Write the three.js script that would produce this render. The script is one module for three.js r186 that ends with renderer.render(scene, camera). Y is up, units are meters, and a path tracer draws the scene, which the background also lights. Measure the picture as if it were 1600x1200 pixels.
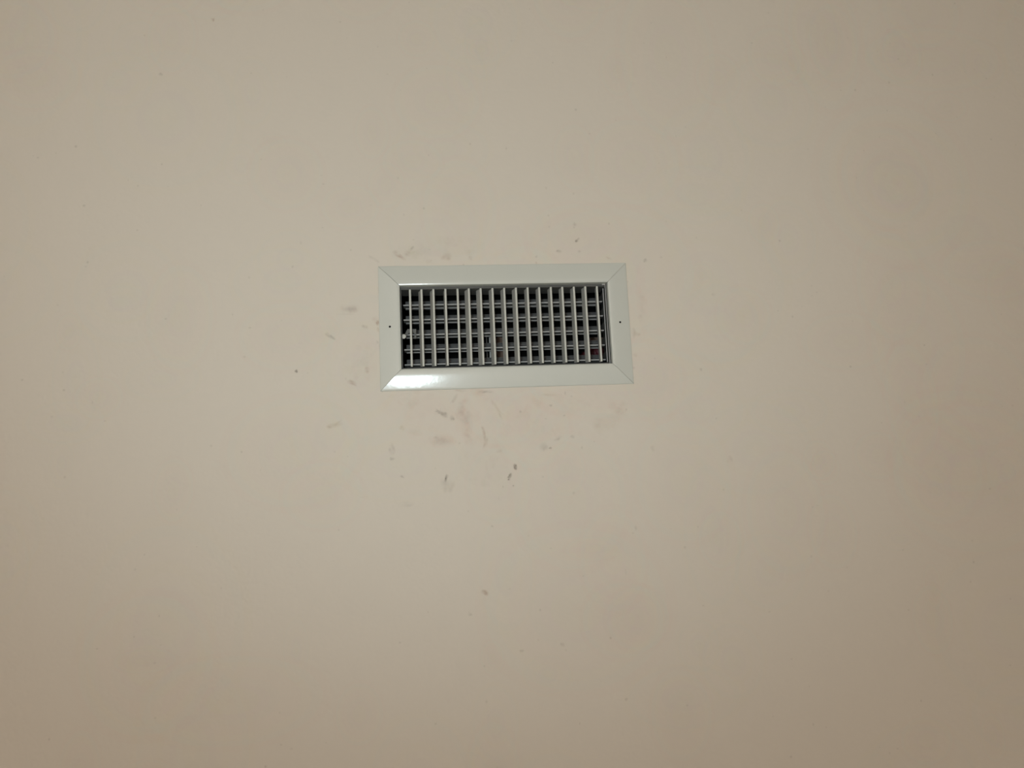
import * as THREE from 'three';
import { mergeGeometries, toCreasedNormals } from 'three/addons/utils/BufferGeometryUtils.js';
import { RectAreaLightUniformsLib } from 'three/addons/lights/RectAreaLightUniformsLib.js';

// ------------------------------------------------------------------ camera, light, exposure
const VENT_Y = 1.9;                                   // height of the vent's centre above the floor
const scene = new THREE.Scene();
scene.background = new THREE.Color(0x000000);

const FLASH = 1.18, FILL_LIGHT = 236;                    // strengths of the two lights
const camera = new THREE.PerspectiveCamera(2 * Math.atan(600 / 1210) * 180 / Math.PI, 4 / 3, 0.05, 30);
const camRight = new THREE.Vector3(0.994664, -0.044062, 0.093285);
const camUp = new THREE.Vector3(0.029620, 0.988106, 0.150892);
const camBack = new THREE.Vector3(-0.098824, -0.147323, 0.984139);
camera.position.set(-0.10585, VENT_Y - 0.25076, 1.09761);
camera.quaternion.setFromRotationMatrix(new THREE.Matrix4().makeBasis(camRight, camUp, camBack));
scene.add(camera);

const renderer = new THREE.WebGLRenderer({ antialias: true });
renderer.toneMapping = THREE.LinearToneMapping;
renderer.toneMappingExposure = 1.0;
renderer.shadowMap.enabled = true;
renderer.shadowMap.type = THREE.PCFSoftShadowMap;
RectAreaLightUniformsLib.init();

// the photographer's flash, a hand's breadth left of the lens
const flash = new THREE.SpotLight(new THREE.Color().setRGB(0.79, 0.946, 1.0), 1.0, 0, 0.961, 0.76, 2);
flash.position.copy(camera.position).addScaledVector(camRight, -0.075).addScaledVector(camUp, 0.012);
flash.target.position.copy(flash.position).addScaledVector(camBack, -1210).addScaledVector(camRight, 10).addScaledVector(camUp, 440);
flash.castShadow = true;
flash.shadow.mapSize.set(2048, 2048);
flash.shadow.camera.near = 0.1; flash.shadow.camera.far = 4;
flash.shadow.radius = 1.2;
scene.add(flash, flash.target);
flash.intensity = FLASH;

// ------------------------------------------------------------------ helpers
let seed = 20240611;
const rnd = () => { seed = (seed * 1664525 + 1013904223) >>> 0; return seed / 4294967296; };
const rgb = (r, g, b) => new THREE.Color().setRGB(r, g, b);
function part(name, geometry, material, parent) {
  const m = new THREE.Mesh(geometry, material);
  m.name = name; m.castShadow = true; m.receiveShadow = true;
  parent.add(m);
  return m;
}
function structure(name, geometry, material) {
  const m = part(name, geometry, material, scene);
  m.userData.kind = 'structure';
  return m;
}
function box(x0, x1, y0, y1, z0, z1) {
  const g = new THREE.BoxGeometry(x1 - x0, y1 - y0, z1 - z0);
  g.translate((x0 + x1) / 2, (y0 + y1) / 2, (z0 + z1) / 2);
  return g;
}
const mm = 0.001;
// smooth normals across edges softer than the angle; worked out in millimetres because the helper joins points on a coarse grid
const creased = (g, angle) => { g.scale(1000, 1000, 1000); const r = toCreasedNormals(g, angle); r.scale(mm, mm, mm); return r; };

// ------------------------------------------------------------------ textures
function noiseTexture(size, cells, repeat, contrast) {              // tiling value noise for a bump map
  const data = new Uint8Array(size * size * 4);
  const layers = cells.map((c) => ({ c, v: Float32Array.from({ length: c * c }, () => rnd()) }));
  const s = (t) => t * t * (3 - 2 * t);
  for (let y = 0; y < size; y++) for (let x = 0; x < size; x++) {
    let sum = 0, w = 0;
    layers.forEach(({ c, v }, i) => {
      const fx = x / size * c, fy = y / size * c, ix = Math.floor(fx), iy = Math.floor(fy);
      const ax = s(fx - ix), ay = s(fy - iy), jx = (ix + 1) % c, jy = (iy + 1) % c;
      const k = 1 / (i + 1);
      sum += k * ((v[iy * c + ix] * (1 - ax) + v[iy * c + jx] * ax) * (1 - ay) + (v[jy * c + ix] * (1 - ax) + v[jy * c + jx] * ax) * ay);
      w += k;
    });
    const q = Math.max(0, Math.min(255, Math.round(128 + (sum / w - 0.5) * 255 * contrast)));
    const o = (y * size + x) * 4;
    data[o] = data[o + 1] = data[o + 2] = q; data[o + 3] = 255;
  }
  const t = new THREE.DataTexture(data, size, size);
  t.wrapS = t.wrapT = THREE.RepeatWrapping;
  t.magFilter = THREE.LinearFilter; t.minFilter = THREE.LinearMipmapLinearFilter; t.generateMipmaps = true;
  t.repeat.set(repeat, repeat);
  t.needsUpdate = true;
  return t;
}
// roller-painted plaster; uv is in metres
const plasterBump = noiseTexture(512, [128, 64, 200], 1 / 0.55, 1.3);
const orangePeel = noiseTexture(256, [24, 60, 10], 1 / 0.09, 1.2);

// the wall's paint with its smears, scuffs and specks (millimetres from the vent's centre: x, y, half width, half height, turn, strength, tone)
const STAINS = [
  [-299.4,-59.1,1.9,1.9,0,0.55,0], [-222.5,-77.8,6.5,2.8,20,0.4,1], [-200.8,-59.2,3.7,4.7,0,0.22,1], [-226.7,-58.4,7.4,4.7,0,0.1,2], [-247.1,-136.9,10.2,3.3,-8,0.36,2], [-100.5,-123.8,5.6,2.3,25,0.42,0],
  [-94.3,-127.6,4.7,3.7,20,0.28,0], [-83.6,-132.6,2.8,3.7,0,0.26,0], [-80.9,-134.5,1.4,1.4,0,0.4,0], [-78.1,-104.3,2.3,6.5,30,0.2,0], [-38.9,-155.1,2.0,7.4,-5,0.42,1], [-36.7,-168.0,2.8,6.5,0,0.26,1],
  [-94.4,-217.0,1.5,4.7,10,0.55,0], [-91.6,-214.5,0.9,1.9,0,0.2,0], [-155.7,-212.7,2.8,1.4,25,0.3,0], [-168.4,-187.3,2.8,1.9,0,0.35,0], [-169.0,-174.7,3.7,7.4,0,0.13,0], [3.7,-204.9,2.2,3.7,-15,0.62,0],
  [4.4,-208.5,1.2,1.4,0,0.5,0], [-4.2,-218.1,1.9,3.3,30,0.5,0], [-6.2,-222.5,1.4,1.4,0,0.5,0], [-0.2,-231.7,0.9,0.9,0,0.5,0], [-19.2,-120.0,1.9,11.2,-30,0.3,2], [-14.2,-132.2,1.5,5.6,-30,0.25,2],
  [55.4,-180.5,1.9,1.5,0,0.45,0], [45.3,-178.3,4.7,5.6,25,0.2,0], [67.2,-167.2,5.6,2.8,-30,0.14,0], [88.7,-165.2,2.8,1.9,0,0.2,0], [59.4,-119.8,1.9,1.4,0,0.3,0], [81.0,-101.9,0.9,2.8,0,0.3,0],
  [14.6,-126.7,1.4,1.9,0,0.3,0], [78.3,-134.4,1.1,1.1,0,0.3,0], [-46.6,-375.2,4.7,2.8,15,0.42,1], [-44.0,-377.9,2.8,1.9,0,0.25,1], [29.5,-403.4,1.4,1.4,0,0.3,0], [1.2,-456.2,2.8,1.9,0,0.25,0],
  [58.2,-451.2,2.8,2.3,0,0.22,0], [-67.0,-403.9,2.8,1.9,20,0.15,0], [-32.4,-286.3,1.9,0.9,30,0.3,0], [143.0,-529.2,1.9,1.9,0,0.2,0], [172.4,-298.6,1.9,2.8,0,0.15,0], [85.1,-245.3,1.9,1.9,0,0.15,0],
  [153.5,-358.9,0.9,3.7,0,0.12,0], [-419.4,476.6,1.9,2.3,0,0.5,1], [-492.8,388.4,2.8,1.9,0,0.3,0], [-149.3,105.0,6.5,2.3,35,0.38,1], [-158.4,111.9,2.8,3.7,-30,0.22,1], [-140.9,110.7,3.7,3.7,0,0.15,1],
  [-133.3,118.4,1.4,3.7,35,0.3,0], [-82.4,106.0,5.6,5.6,20,0.32,1], [-48.7,102.6,2.8,2.8,0,0.2,1], [-109.6,98.6,3.7,2.8,0,0.12,1], [111.0,127.2,2.0,1.9,0,0.5,0], [114.0,130.1,1.9,1.4,-30,0.3,0],
  [109.5,152.2,2.8,2.8,20,0.2,0], [83.9,110.7,3.7,2.3,0,0.22,0], [113.9,110.3,2.8,1.9,0,0.14,0], [157.9,99.7,4.7,1.4,25,0.25,1], [49.0,103.2,1.4,1.4,0,0.3,0], [48.5,92.4,1.4,2.8,0,0.25,1],
  [213.3,95.0,2.8,2.3,0,0.3,0], [238.3,99.6,1.9,1.4,0,0.12,0], [-250.3,-11.6,4.7,1.9,25,0.34,0], [-255.7,-7.7,4.7,1.9,30,0.15,0], [-202.5,2.2,3.7,2.8,0,0.17,0], [-185.2,7.5,2.3,3.7,0,0.5,1],
  [-184.5,-1.9,1.9,2.8,0,0.3,1], [-182.2,-25.4,1.4,4.7,0,0.25,1], [-186.9,12.2,4.7,4.7,0,0.15,1], [-181.6,54.7,1.9,5.6,0,0.15,1], [-185.7,-20.6,1.9,1.9,0,0.2,0], [-189.0,103.6,7.4,1.9,30,0.12,0],
  [-225.6,29.0,14.9,1.1,0,0.08,0], [-230.2,21.6,11.2,1.1,0,0.08,0], [-304.4,92.9,1.4,1.4,0,0.25,0], [-107.0,-159.9,3.7,1.4,0,0.3,1], [-154.1,-143.8,3.7,2.8,0,0.2,2], [-136.4,-150.7,9.3,3.7,10,0.1,2],
  [-18.1,-182.3,4.7,1.9,0,0.12,1], [-46.7,-96.0,11.2,5.6,0,0.22,3], [-33.3,-103.9,13.0,7.4,0,0.13,3], [38.5,-109.9,7.4,9.3,0,0.12,3], [-67.7,-121.2,13.0,20.5,0,0.1,3], [-62.3,-147.0,7.4,23.2,0,0.1,3],
  [-99.1,-165.7,18.6,7.4,0,0.08,3], [-34.8,-96.4,9.3,1.9,0,0.22,0], [-69.5,-93.5,9.3,1.9,0,0.15,1], [59.3,-104.0,11.2,1.9,0,0.12,1], [136.7,-144.7,13.0,9.3,0,0.1,1], [131.3,-155.7,9.3,7.4,0,0.1,2],
  [158.5,-128.7,11.2,14.9,0,0.07,2], [188.1,-15.4,3.7,5.6,0,0.18,1], [193.7,-18.4,3.7,2.8,0,0.15,1], [188.7,-49.1,2.8,2.8,0,0.2,1], [285.6,-72.8,1.9,1.9,0,0.3,0], [184.5,-68.1,2.8,1.9,0,0.14,0],
  [199.4,8.6,2.8,2.8,0,0.12,1], [-25.6,-141.0,55.8,37.2,0,0.06,2], [48.5,-134.3,55.8,37.2,0,0.05,2], [-98.2,-138.4,55.8,37.2,0,0.05,2], [-142.5,-109.6,46.5,23.2,0,0.05,2], [96.0,-117.3,55.8,23.2,0,0.06,2],
  [-41.4,-195.0,37.2,37.2,0,0.04,1], [-204.1,-43.4,20.5,41.9,0,0.06,2], [-81.0,120.6,55.8,16.7,0,0.04,1], [-132.5,111.6,27.9,11.2,0,0.06,1], [204.1,32.9,8.4,55.8,0,0.04,2], [204.8,-186.2,2.8,3.7,0,0.1,0],
  [317.9,-206.3,3.7,4.7,0,0.08,0], [314.8,40.6,2.8,2.8,0,0.1,0], [-150.4,-251.0,9.3,3.7,0,0.06,0], [-92.1,-228.7,7.4,7.4,0,0.12,0], [-292.6,128.1,1.9,1.9,0,0.12,0], [4.8,-77.1,0.5,0.5,0,0.01,0],
];
const WALL_BASE = [0.700, 0.655, 0.575];                            // linear
const REGION = { x0: -1.0, x1: 1.1, y0: -0.8, y1: 0.775 };
function wallMap() {
  const W = 2048, H = 1536;
  const c = document.createElement('canvas'); c.width = W; c.height = H;
  const g = c.getContext('2d');
  const base = rgb(...WALL_BASE);
  g.fillStyle = '#' + base.getHexString(); g.fillRect(0, 0, W, H);
  const px = W / (REGION.x1 - REGION.x0) / 1000, py = H / (REGION.y1 - REGION.y0) / 1000;
  const tone = ['70,62,52', '112,72,50', '128,110,78', '176,104,78', '200,160,150'];
  const dab = (x, y, rx, ry, turn, a, t) => {
    g.save();
    g.translate((x - REGION.x0 * 1000) * px, (REGION.y1 * 1000 - y) * py);
    g.rotate(turn * Math.PI / 180);
    g.scale(rx * px, ry * py);
    const gr = g.createRadialGradient(0, 0, 0, 0, 0, 1.35);
    gr.addColorStop(0, `rgba(${tone[t]},${a})`); gr.addColorStop(0.45, `rgba(${tone[t]},${a * 0.7})`); gr.addColorStop(1, `rgba(${tone[t]},0)`);
    g.fillStyle = gr; g.beginPath(); g.arc(0, 0, 1.35, 0, Math.PI * 2); g.fill();
    g.restore();
  };
  // uneven paint film: very faint broad patches of slightly warmer and cooler tone
  for (let i = 0; i < 260; i++) {
    const x = -950 + rnd() * 1950, y = -750 + rnd() * 1480, r = 25 + rnd() * 90;
    g.save(); g.translate((x - REGION.x0 * 1000) * px, (REGION.y1 * 1000 - y) * py); g.scale(px * r * (0.6 + rnd()), py * r * (0.6 + rnd()));
    const col = rnd() < 0.5 ? '196,168,150' : '206,204,190';
    const gr = g.createRadialGradient(0, 0, 0, 0, 0, 1); gr.addColorStop(0, `rgba(${col},0.045)`); gr.addColorStop(1, `rgba(${col},0)`);
    g.fillStyle = gr; g.beginPath(); g.arc(0, 0, 1, 0, Math.PI * 2); g.fill(); g.restore();
  }
  for (let [x, y, rx, ry, turn, a, t] of STAINS) {
    a *= t === 3 ? 0.3 : t === 0 && a > 0.45 ? 0.85 : rx >= 14 || ry >= 14 ? 0.26 : t === 0 ? 0.5 : 0.4;
    if (rx < 14 && ry < 14) {                                       // small marks: ragged clusters of dabs
      dab(x, y, rx, ry, turn, a * 0.75, t);
      const n = 2 + Math.floor(rnd() * 4), th = turn * Math.PI / 180;
      for (let k = 0; k < n; k++) {
        const u = (rnd() * 2 - 1) * rx, v = (rnd() * 2 - 1) * ry;
        dab(x + u * Math.cos(th) + v * Math.sin(th), y - u * Math.sin(th) + v * Math.cos(th), rx * (0.25 + rnd() * 0.4), ry * (0.25 + rnd() * 0.4), turn + (rnd() - 0.5) * 50, a * 0.7, t);
      }
    } else {                                                        // broad grime: many faint dabs
      dab(x, y, rx, ry, turn, a * 0.6, t);
      for (let k = 0; k < 26; k++) {
        const u = (rnd() + rnd() - 1) * rx, v = (rnd() + rnd() - 1) * ry;
        dab(x + u, y + v, 1 + rnd() * 5, 1 + rnd() * 6, rnd() * 180, a * (0.5 + rnd() * 0.9), rnd() < 0.3 ? 0 : t);
      }
    }
  }
  for (let i = 0; i < 260; i++) dab(-720 + rnd() * 1600, -640 + rnd() * 1170, 0.6 + rnd() * 1.2, 0.6 + rnd() * 1.2, 0, 0.05 + rnd() * 0.1, 0);
  const t = new THREE.CanvasTexture(c);
  t.colorSpace = THREE.SRGBColorSpace;
  t.wrapS = t.wrapT = THREE.ClampToEdgeWrapping;
  t.magFilter = THREE.LinearFilter;
  const sx = 1 / (REGION.x1 - REGION.x0), sy = 1 / (REGION.y1 - REGION.y0);
  t.repeat.set(sx, sy);
  t.offset.set(-REGION.x0 * sx, -REGION.y0 * sy);
  return t;
}

// ------------------------------------------------------------------ materials
const wallPaint = new THREE.MeshStandardMaterial({ map: wallMap(), roughness: 0.9, bumpMap: plasterBump, bumpScale: 0.00025 });
const plainPaint = new THREE.MeshStandardMaterial({ color: rgb(...WALL_BASE), roughness: 0.92, bumpMap: plasterBump, bumpScale: 0.00025 });
const ceilingPaint = new THREE.MeshStandardMaterial({ color: rgb(0.74, 0.71, 0.66), roughness: 0.95 });
const floorTone = new THREE.MeshStandardMaterial({ color: rgb(0.30, 0.24, 0.18), roughness: 0.6 });
const enamel = new THREE.MeshPhysicalMaterial({ color: rgb(0.60, 0.625, 0.575), roughness: 0.16, bumpMap: orangePeel, bumpScale: 0.00003 });
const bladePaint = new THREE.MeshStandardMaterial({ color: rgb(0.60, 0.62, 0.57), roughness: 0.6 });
const shadedWebPaint = new THREE.MeshStandardMaterial({ color: rgb(0.40, 0.41, 0.385), roughness: 0.7 });   // blade webs, with the shade of their side faces put into the colour
const vanePaint = new THREE.MeshStandardMaterial({ color: rgb(0.47, 0.475, 0.465), roughness: 0.5 });
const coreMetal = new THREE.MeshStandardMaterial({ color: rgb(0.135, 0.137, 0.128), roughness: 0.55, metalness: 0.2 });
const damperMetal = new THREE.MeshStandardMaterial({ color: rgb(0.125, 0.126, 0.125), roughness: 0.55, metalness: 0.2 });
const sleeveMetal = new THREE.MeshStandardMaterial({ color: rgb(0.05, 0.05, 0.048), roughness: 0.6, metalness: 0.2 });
const steel = new THREE.MeshStandardMaterial({ color: rgb(0.10, 0.09, 0.08), roughness: 0.35, metalness: 0.7 });
const nylon = new THREE.MeshStandardMaterial({ color: rgb(0.62, 0.62, 0.56), roughness: 0.45 });
const brightMetal = new THREE.MeshStandardMaterial({ color: rgb(0.5, 0.5, 0.47), roughness: 0.4 });
const nearBlack = new THREE.MeshStandardMaterial({ color: rgb(0.012, 0.011, 0.010), roughness: 1 });  // even near-black for the hollow and the screw recesses
const redPlastic = new THREE.MeshStandardMaterial({ color: rgb(0.13, 0.022, 0.03), roughness: 0.5 });
const timber = new THREE.MeshStandardMaterial({ color: rgb(0.22, 0.155, 0.12), roughness: 0.9, bumpMap: orangePeel, bumpScale: 0.0006 });

// ------------------------------------------------------------------ the room
const X0 = -2.3, X1 = 2.1, ZB = 3.6, CEIL = 2.84, T = 0.12;
const BOARD = 0.02;                                                 // plasterboard of the vent wall
{
  const s = new THREE.Shape();
  s.moveTo(X0, -VENT_Y); s.lineTo(X1, -VENT_Y); s.lineTo(X1, CEIL - VENT_Y); s.lineTo(X0, CEIL - VENT_Y); s.closePath();
  const h = new THREE.Path();
  const hx = 156 * mm, hy = 65 * mm;
  h.moveTo(-hx, -hy); h.lineTo(-hx, hy); h.lineTo(hx, hy); h.lineTo(hx, -hy); h.closePath();
  s.holes.push(h);
  const g = new THREE.ExtrudeGeometry(s, { depth: BOARD, bevelEnabled: false });
  g.translate(0, 0, -BOARD);
  const w = structure('wall_back', g, wallPaint);
  w.position.y = VENT_Y;
  w.userData.label = 'beige painted plaster wall with smudges around the vent';
}
structure('floor', box(X0 - T, X1 + T, -T, 0, -BOARD, ZB + T), floorTone);
structure('ceiling', box(X0 - T, X1 + T, CEIL, CEIL + T, -BOARD, ZB + T), ceilingPaint);
structure('wall_left', box(X0 - T, X0, 0, CEIL, -BOARD, ZB), plainPaint);
structure('wall_right', box(X1, X1 + T, 0, CEIL, -BOARD, ZB), plainPaint);
structure('wall_front', box(X0 - T, X1 + T, 0, CEIL, ZB, ZB + T), plainPaint);
// dark hollow behind the plasterboard, closed on all sides
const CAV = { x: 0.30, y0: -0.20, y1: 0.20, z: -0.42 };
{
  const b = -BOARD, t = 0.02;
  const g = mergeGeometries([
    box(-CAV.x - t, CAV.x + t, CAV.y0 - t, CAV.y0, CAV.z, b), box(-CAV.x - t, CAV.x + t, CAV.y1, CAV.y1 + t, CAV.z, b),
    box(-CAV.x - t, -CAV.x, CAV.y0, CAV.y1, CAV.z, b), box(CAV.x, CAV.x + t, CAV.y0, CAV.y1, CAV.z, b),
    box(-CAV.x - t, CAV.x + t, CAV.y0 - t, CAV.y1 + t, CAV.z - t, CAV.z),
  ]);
  const c = structure('wall_cavity', g, nearBlack);
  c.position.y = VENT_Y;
}
// paper lantern on a stand, added out of view for the room's ambient light
{
  const added_lamp = new THREE.Group(); added_lamp.name = 'added_fill_lamp';
  added_lamp.position.set(-0.62, 0, 1.95);
  added_lamp.userData = { label: 'unseen paper lantern on a slim stand added to light the room off the far wall', category: 'added_lamp' };
  scene.add(added_lamp);
  part('base', new THREE.LatheGeometry([[0, 0], [0.13, 0], [0.13, 0.012], [0.02, 0.022], [0, 0.022]].map(([a, b]) => new THREE.Vector2(a, b)), 40), steel, added_lamp);
  part('pole', new THREE.CylinderGeometry(0.011, 0.011, 1.37, 16).translate(0, 0.705, 0), steel, added_lamp);
  const prof = [];
  for (let i = 0; i <= 40; i++) { const a = -Math.PI / 2 + i / 40 * Math.PI; prof.push(new THREE.Vector2(Math.max(0.0001, (0.17 + 0.003 * Math.sin(i * 2.2)) * Math.cos(a)), 0.17 * Math.sin(a))); }
  const shade = part('added_lamp_shade', new THREE.LatheGeometry(prof, 40), new THREE.MeshStandardMaterial({ color: rgb(0.8, 0.7, 0.55), roughness: 0.9, emissive: rgb(1, 0.9, 0.78), emissiveIntensity: 1.2 }), added_lamp);
  shade.position.y = 1.55;
  // the added fill light, just outside the paper, aimed at the far wall
  const l = new THREE.RectAreaLight(rgb(1, 0.955, 0.98), FILL_LIGHT, 0.30, 0.30);
  l.position.set(0, 1.55, 0.18);
  l.rotation.y = Math.PI;
  added_lamp.add(l);
}

// ------------------------------------------------------------------ the vent
const vent = new THREE.Group(); vent.name = 'air_vent';
vent.position.set(0, VENT_Y, 0);
vent.userData = { label: 'white framed rectangular air vent with upright blades in the beige wall', category: 'air vent' };
scene.add(vent);

// mitred frame rails: one profile swept along each side
const FW = 366 * mm, FH = 183 * mm;
const PROFILE = [[0, 0.1], [0, 1.0], [0.25, 1.4], [0.7, 1.6], [3, 2.03], [6, 2.58], [9, 3.10], [12, 3.61], [15, 4.10], [18, 4.57], [21, 5.0], [23.5, 5.26], [25.5, 5.38], [27.0, 5.39],
  [27.7, 5.34], [28.2, 5.25], [28.7, 5.12], [29.2, 4.97], [29.7, 4.80], [30.1, 4.58], [30.35, 4.2], [30.5, 3.6], [30.5, 2.6], [30.5, -5], [29.8, -5], [29.7, 2.6], [28.8, 4.2], [27, 4.6], [18, 3.9], [9, 2.4], [1, 0.1]].map(([u, z]) => [u * mm, z * mm]);
function rail(length, gap) {
  const n = PROFILE.length, pos = [], uv = [], idx = [];
  let run = 0;
  for (let i = 0; i <= n; i++) {
    const [u, z] = PROFILE[i % n];
    if (i) { const [pu, pz] = PROFILE[(i - 1) % n]; run += Math.hypot(u - pu, z - pz); }
    pos.push(-length / 2 + u + gap, -u, z, length / 2 - u - gap, -u, z);
    uv.push(-length / 2 + u, run, length / 2 - u, run);
  }
  for (let i = 0; i < n; i++) { const a = i * 2; idx.push(a, a + 2, a + 1, a + 1, a + 2, a + 3); }
  const flat = PROFILE.map(([u, z]) => new THREE.Vector2(u, z));
  const tris = THREE.ShapeUtils.triangulateShape(flat, []);
  for (const end of [0, 1]) {
    const b = pos.length / 3;
    PROFILE.forEach(([u, z]) => { pos.push(end ? length / 2 - u - gap : -length / 2 + u + gap, -u, z); uv.push(u, z); });
    for (const [i, j, k] of tris) end ? idx.push(b + i, b + j, b + k) : idx.push(b + i, b + k, b + j);
  }
  let g = new THREE.BufferGeometry();
  g.setAttribute('position', new THREE.Float32BufferAttribute(pos, 3));
  g.setAttribute('uv', new THREE.Float32BufferAttribute(uv, 2));
  g.setIndex(idx);
  // make the faces look outwards whatever the winding of the profile
  g = creased(g.toNonIndexed(), 0.5);
  return g;
}
const railLong = rail(FW, 0.28 * mm), railShort = rail(FH, 0.28 * mm);
for (const [g, x, y, turn] of [[railLong, 0, FH / 2, 0], [railLong, 0, -FH / 2, Math.PI], [railShort, -FW / 2, 0, Math.PI / 2], [railShort, FW / 2, 0, -Math.PI / 2]]) {
  const r = part('frame_rail', g, enamel, vent);
  r.position.set(x, y, 0); r.rotation.z = turn;
}

// screws in the two short rails
const lathe = (pts, n = 24) => new THREE.LatheGeometry(pts.map(([a, b]) => new THREE.Vector2(a * mm, b * mm)), n).rotateX(Math.PI / 2);
const screwHead = lathe([[1.5, -0.6], [1.55, 0.3], [1.7, 0.5], [1.95, 0.35], [2.1, -0.1], [2.1, -0.6]]);
const screwRecess = lathe([[0, 0.12], [0.9, 0.14], [1.54, 0.2]]);
for (const [x, y, s] of [[-167.6, 1.0, 1], [167.8, 0.1, -1]]) {
  const k = part('screw', screwHead, enamel, vent);
  k.position.set(x * mm, y * mm, 4.0 * mm); k.rotation.y = -s * 0.15;
  const r = part('screw_recess', screwRecess, nearBlack, k);  // shallow disc, the darkness of a hole put into its colour
  r.position.z = 0.25 * mm;
}

// sleeve that lines the opening
const SX = 153 * mm, SY = 63.5 * mm;
{
  const t = 0.8 * mm, z0 = -50 * mm, z1 = -3 * mm;
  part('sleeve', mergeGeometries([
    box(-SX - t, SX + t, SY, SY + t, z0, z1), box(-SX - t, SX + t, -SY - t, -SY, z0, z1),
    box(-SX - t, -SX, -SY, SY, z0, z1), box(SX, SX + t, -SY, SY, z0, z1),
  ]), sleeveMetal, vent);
}
// core frame that carries the blades
{
  const tube = (x0, y0, z0, x1, y1, z1, r) => {
    const c = new THREE.CatmullRomCurve3([new THREE.Vector3(x0, y0, z0), new THREE.Vector3(x1, y1, z1)].map((v) => v.multiplyScalar(mm)));
    return new THREE.TubeGeometry(c, 1, r * mm, 10);
  };
  const a = [box(-151 * mm, 151 * mm, 57.9 * mm, 58.9 * mm, -42 * mm, -7 * mm), box(-151 * mm, 151 * mm, -57.9 * mm, -56.9 * mm, -42 * mm, -7 * mm),
    box(-151 * mm, 151 * mm, 57.9 * mm, 62.5 * mm, -8 * mm, -7 * mm), box(-151 * mm, 151 * mm, -62.5 * mm, -56.9 * mm, -8 * mm, -7 * mm),
    box(-152 * mm, -151 * mm, -62 * mm, 62 * mm, -22 * mm, -7 * mm), box(151 * mm, 152 * mm, -62 * mm, 62 * mm, -22 * mm, -7 * mm),
    ...[39.2, 17.0, -5.4, -27.7, -50.1].map((y) => box(149.4 * mm, 150.0 * mm, y * mm, (y + 12) * mm, -42 * mm, -15 * mm))];
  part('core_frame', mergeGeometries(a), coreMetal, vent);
  const b = [tube(151.4, -61, -6.6, 151.4, 61, -6.6, 0.55), tube(149.6, -57, -15, 149.6, 57, -15, 0.7), tube(-151, -60.4, -6.6, -20, -60.4, -6.6, 0.4)];
  for (const g of b) part('core_edge', g, vanePaint, vent);
}

// extruded blades along y: a thin web (one mesh) with a rounded bead along its edge (a part of the blade)
function webGeometry(length, half, z0, z1) {
  const s = new THREE.Shape();
  s.moveTo(-half, z1); s.lineTo(-half, z0); s.lineTo(half, z0); s.lineTo(half, z1); s.closePath();
  const g = new THREE.ExtrudeGeometry(s, { depth: length, bevelEnabled: false });
  g.translate(0, 0, -length / 2); g.rotateX(Math.PI / 2);           // shape's second axis to z, extrusion to y
  return g;
}
function beadGeometry(length, radius, z) {
  const g = new THREE.CylinderGeometry(radius, radius, length, 20);
  g.translate(0, 0, z);
  return g;
}
const blade = webGeometry(113.4 * mm, 0.55 * mm, -15.5 * mm, -1.0 * mm), bladeBead = beadGeometry(113.8 * mm, 1.6 * mm, -1.6 * mm);
const TURN = [-2, 18, 20, 10, -1, 23, 24, 18, 17, 18, 13, 13, 11, 12, 11, 13, -1];   // each blade is bent to its own angle
for (let i = 0; i < 17; i++) {
  const b = part('vertical_blade', blade, shadedWebPaint, vent);
  b.position.set((-138.3 + i * 17.29) * mm, 0.6 * mm, -3.4 * mm);
  b.rotation.y = TURN[i] * Math.PI / 180;
  b.rotation.z = (rnd() - 0.5) * 0.004;
  part('blade_edge', bladeBead, bladePaint, b);
}
// second row: horizontal vanes
const vane = webGeometry(298 * mm, 0.4 * mm, -13.5 * mm, -1 * mm).rotateZ(Math.PI / 2);
const vaneFront = beadGeometry(298 * mm, 1.05 * mm, -1.05 * mm).rotateZ(Math.PI / 2), vaneRear = beadGeometry(292 * mm, 1.3 * mm, -13.7 * mm).rotateZ(Math.PI / 2);
for (const y of [39.2, 17.0, -5.4, -27.7, -50.1]) {
  const v = part('horizontal_vane', vane, coreMetal, vent);  // web darker than its edges: underside shade put into the colour
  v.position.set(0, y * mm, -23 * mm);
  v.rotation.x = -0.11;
  part('vane_edge', vaneFront, vanePaint, v);
  part('vane_edge', vaneRear, vanePaint, v);
}
// opposed-blade damper behind: ribbed blades
function damperGeometry() {
  const s = new THREE.Shape(), n = 28, h = 13 * mm, t = 0.9 * mm;
  const f = (q) => 0.55 * mm * Math.sin(q * Math.PI * 2 * 4) + 1.5 * mm * Math.sin(q * Math.PI);
  for (let i = 0; i <= n; i++) { const q = i / n; i ? s.lineTo(f(q), (q - 0.5) * h) : s.moveTo(f(q), (q - 0.5) * h); }
  for (let i = n; i >= 0; i--) { const q = i / n; s.lineTo(f(q) - t, (q - 0.5) * h); }
  s.closePath();
  const g = new THREE.ExtrudeGeometry(s, { depth: 294 * mm, bevelEnabled: false });
  g.translate(0, 0, -147 * mm); g.rotateY(-Math.PI / 2);
  return creased(g, 0.7);
}
const damperBlade = damperGeometry();
for (const y of [47.4, 25.0, 2.7, -19.8, -42.4]) {
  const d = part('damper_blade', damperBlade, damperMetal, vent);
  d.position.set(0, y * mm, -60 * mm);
  d.rotation.x = 0.12;
}
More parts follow.
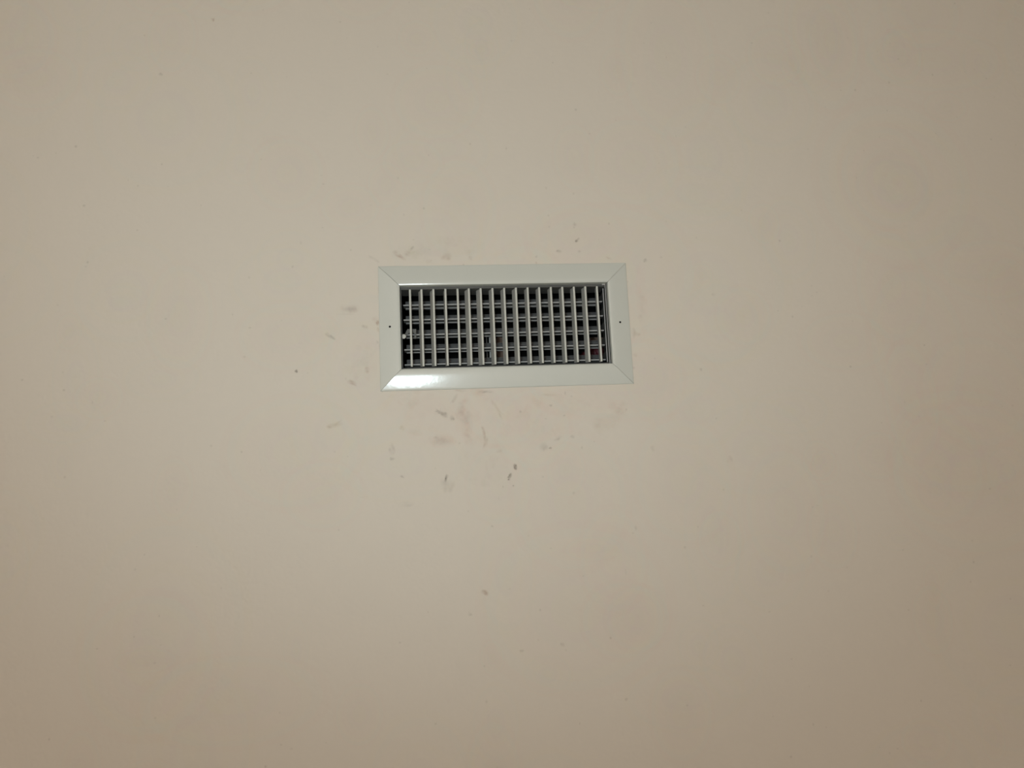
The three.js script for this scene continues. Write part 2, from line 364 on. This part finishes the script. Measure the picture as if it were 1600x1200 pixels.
// damper lever with its round white knob, at the left end
{
  const s = new THREE.Shape();
  s.moveTo(-149 * mm, -8 * mm); s.lineTo(-143.5 * mm, 2.5 * mm); s.lineTo(-131 * mm, 2.2 * mm); s.lineTo(-131 * mm, -12 * mm); s.lineTo(-134 * mm, -12 * mm); s.lineTo(-134 * mm, -3.5 * mm); s.lineTo(-142 * mm, -3.5 * mm); s.lineTo(-147 * mm, -11 * mm); s.closePath();
  const g = new THREE.ExtrudeGeometry(s, { depth: 1 * mm, bevelEnabled: false });
  g.translate(0, 0, -21 * mm);
  const arm = new THREE.TubeGeometry(new THREE.CatmullRomCurve3([new THREE.Vector3(-0.148, -0.0095, -0.0205), new THREE.Vector3(-0.149, -0.0103, -0.013)]), 4, 1.2 * mm, 10);
  const lever = part('damper_lever', mergeGeometries([g, arm.toNonIndexed()].map((q) => { const r = q.index ? q.toNonIndexed() : q; return r; })), coreMetal, vent);
  const k = new THREE.LatheGeometry([[0, 1.6], [2.2, 1.5], [3.0, 1.3], [3.45, 0.8], [3.5, 0.2], [3.3, -1], [0, -1.2]].map(([a, b]) => new THREE.Vector2(a * mm, b * mm)), 28);
  k.rotateX(Math.PI / 2);
  const knob = part('knob', k, nylon, lever);
  knob.position.set(-149.0 * mm, -10.4 * mm, -12 * mm);
  knob.userData.label = 'small round white knob';
}
// little spring clip at the upper right corner of the opening
part('corner_clip', mergeGeometries([box(146 * mm, 151 * mm, 59.3 * mm, 60.8 * mm, -4 * mm, -3.4 * mm), box(150.4 * mm, 151 * mm, 57 * mm, 60.8 * mm, -10 * mm, -3.4 * mm)]), brightMetal, vent);
// linkage bracket that ties the damper blades together
{
  const g = [box(-25.5 * mm, -24.2 * mm, -40 * mm, 12 * mm, -80 * mm, -70 * mm), ];
  for (const y of [-34, -12, 10]) g.push(box(-25.5 * mm, -18.6 * mm, (y - 2) * mm, (y + 1) * mm, -80 * mm, -78.5 * mm));
  const bracket = part('linkage_bracket', mergeGeometries(g), damperMetal, vent);
  part('linkage_strap', box(-20.6 * mm, -18.4 * mm, -38 * mm, 4 * mm, -78 * mm, -76.5 * mm), brightMetal, bracket);
}

// ------------------------------------------------------------------ things in the hollow behind the vent
{
  const pts = [[0.296, -0.03, -0.14], [0.235, -0.014, -0.13], [0.178, -0.017, -0.118], [0.147, -0.0245, -0.115], [0.126, -0.038, -0.118], [0.118, -0.08, -0.13], [0.125, -0.198, -0.15]].map((p) => new THREE.Vector3(...p));
  const curve = new THREE.CatmullRomCurve3(pts);
  const N = 260, M = 16, frames = curve.computeFrenetFrames(N, false), pos = [], idx = [];
  const p = new THREE.Vector3();
  for (let i = 0; i <= N; i++) {
    curve.getPointAt(i / N, p);
    const r = (9.5 + 1.1 * Math.sin(i * Math.PI / 2)) * mm;
    for (let j = 0; j < M; j++) {
      const a = j / M * Math.PI * 2, c = Math.cos(a) * r, s = Math.sin(a) * r, n = frames.normals[i], b = frames.binormals[i];
      pos.push(p.x + c * n.x + s * b.x, p.y + c * n.y + s * b.y, p.z + c * n.z + s * b.z);
    }
  }
  for (let i = 0; i < N; i++) for (let j = 0; j < M; j++) { const a = i * M + j, b = i * M + (j + 1) % M; idx.push(a, b, a + M, b, b + M, a + M); }
  const g = new THREE.BufferGeometry();
  g.setAttribute('position', new THREE.Float32BufferAttribute(pos, 3)); g.setIndex(idx); g.computeVertexNormals();
  const c = part('conduit', g, redPlastic, scene);
  c.position.set(0, VENT_Y, 0);
  c.userData = { label: 'dark red ribbed conduit seen through the lower right corner of the vent', category: 'conduit' };
}
function stud(label, x0, x1, top, z, tilt) {
  const s = new THREE.Shape();
  const h = top - CAV.y0;
  s.moveTo(x0, 0); s.lineTo(x1, 0); s.lineTo(x1, h - tilt); s.lineTo(x1 - (x1 - x0) * 0.4, h - tilt * 0.2); s.lineTo(x0 + 0.002, h); s.lineTo(x0, h - 0.003); s.closePath();
  const g = new THREE.ExtrudeGeometry(s, { depth: 0.016, bevelEnabled: true, bevelSize: 0.0008, bevelThickness: 0.0008, bevelSegments: 1 });
  g.translate(0, CAV.y0 + 0.0008, z - 0.016);
  const m = part('timber_offcut', g, timber, scene);
  m.position.set(0, VENT_Y, 0);
  m.userData = { label, category: 'timber' };
}
stud('brown timber offcut behind the lower right end of the vent above the red conduit', 0.1525, 0.207, 0.0095, -0.15, 0.006);
stud('small brown timber offcut seen through the lower middle of the vent', -0.006, 0.003, 0.006, -0.112, 0.001);

renderer.render(scene, camera);
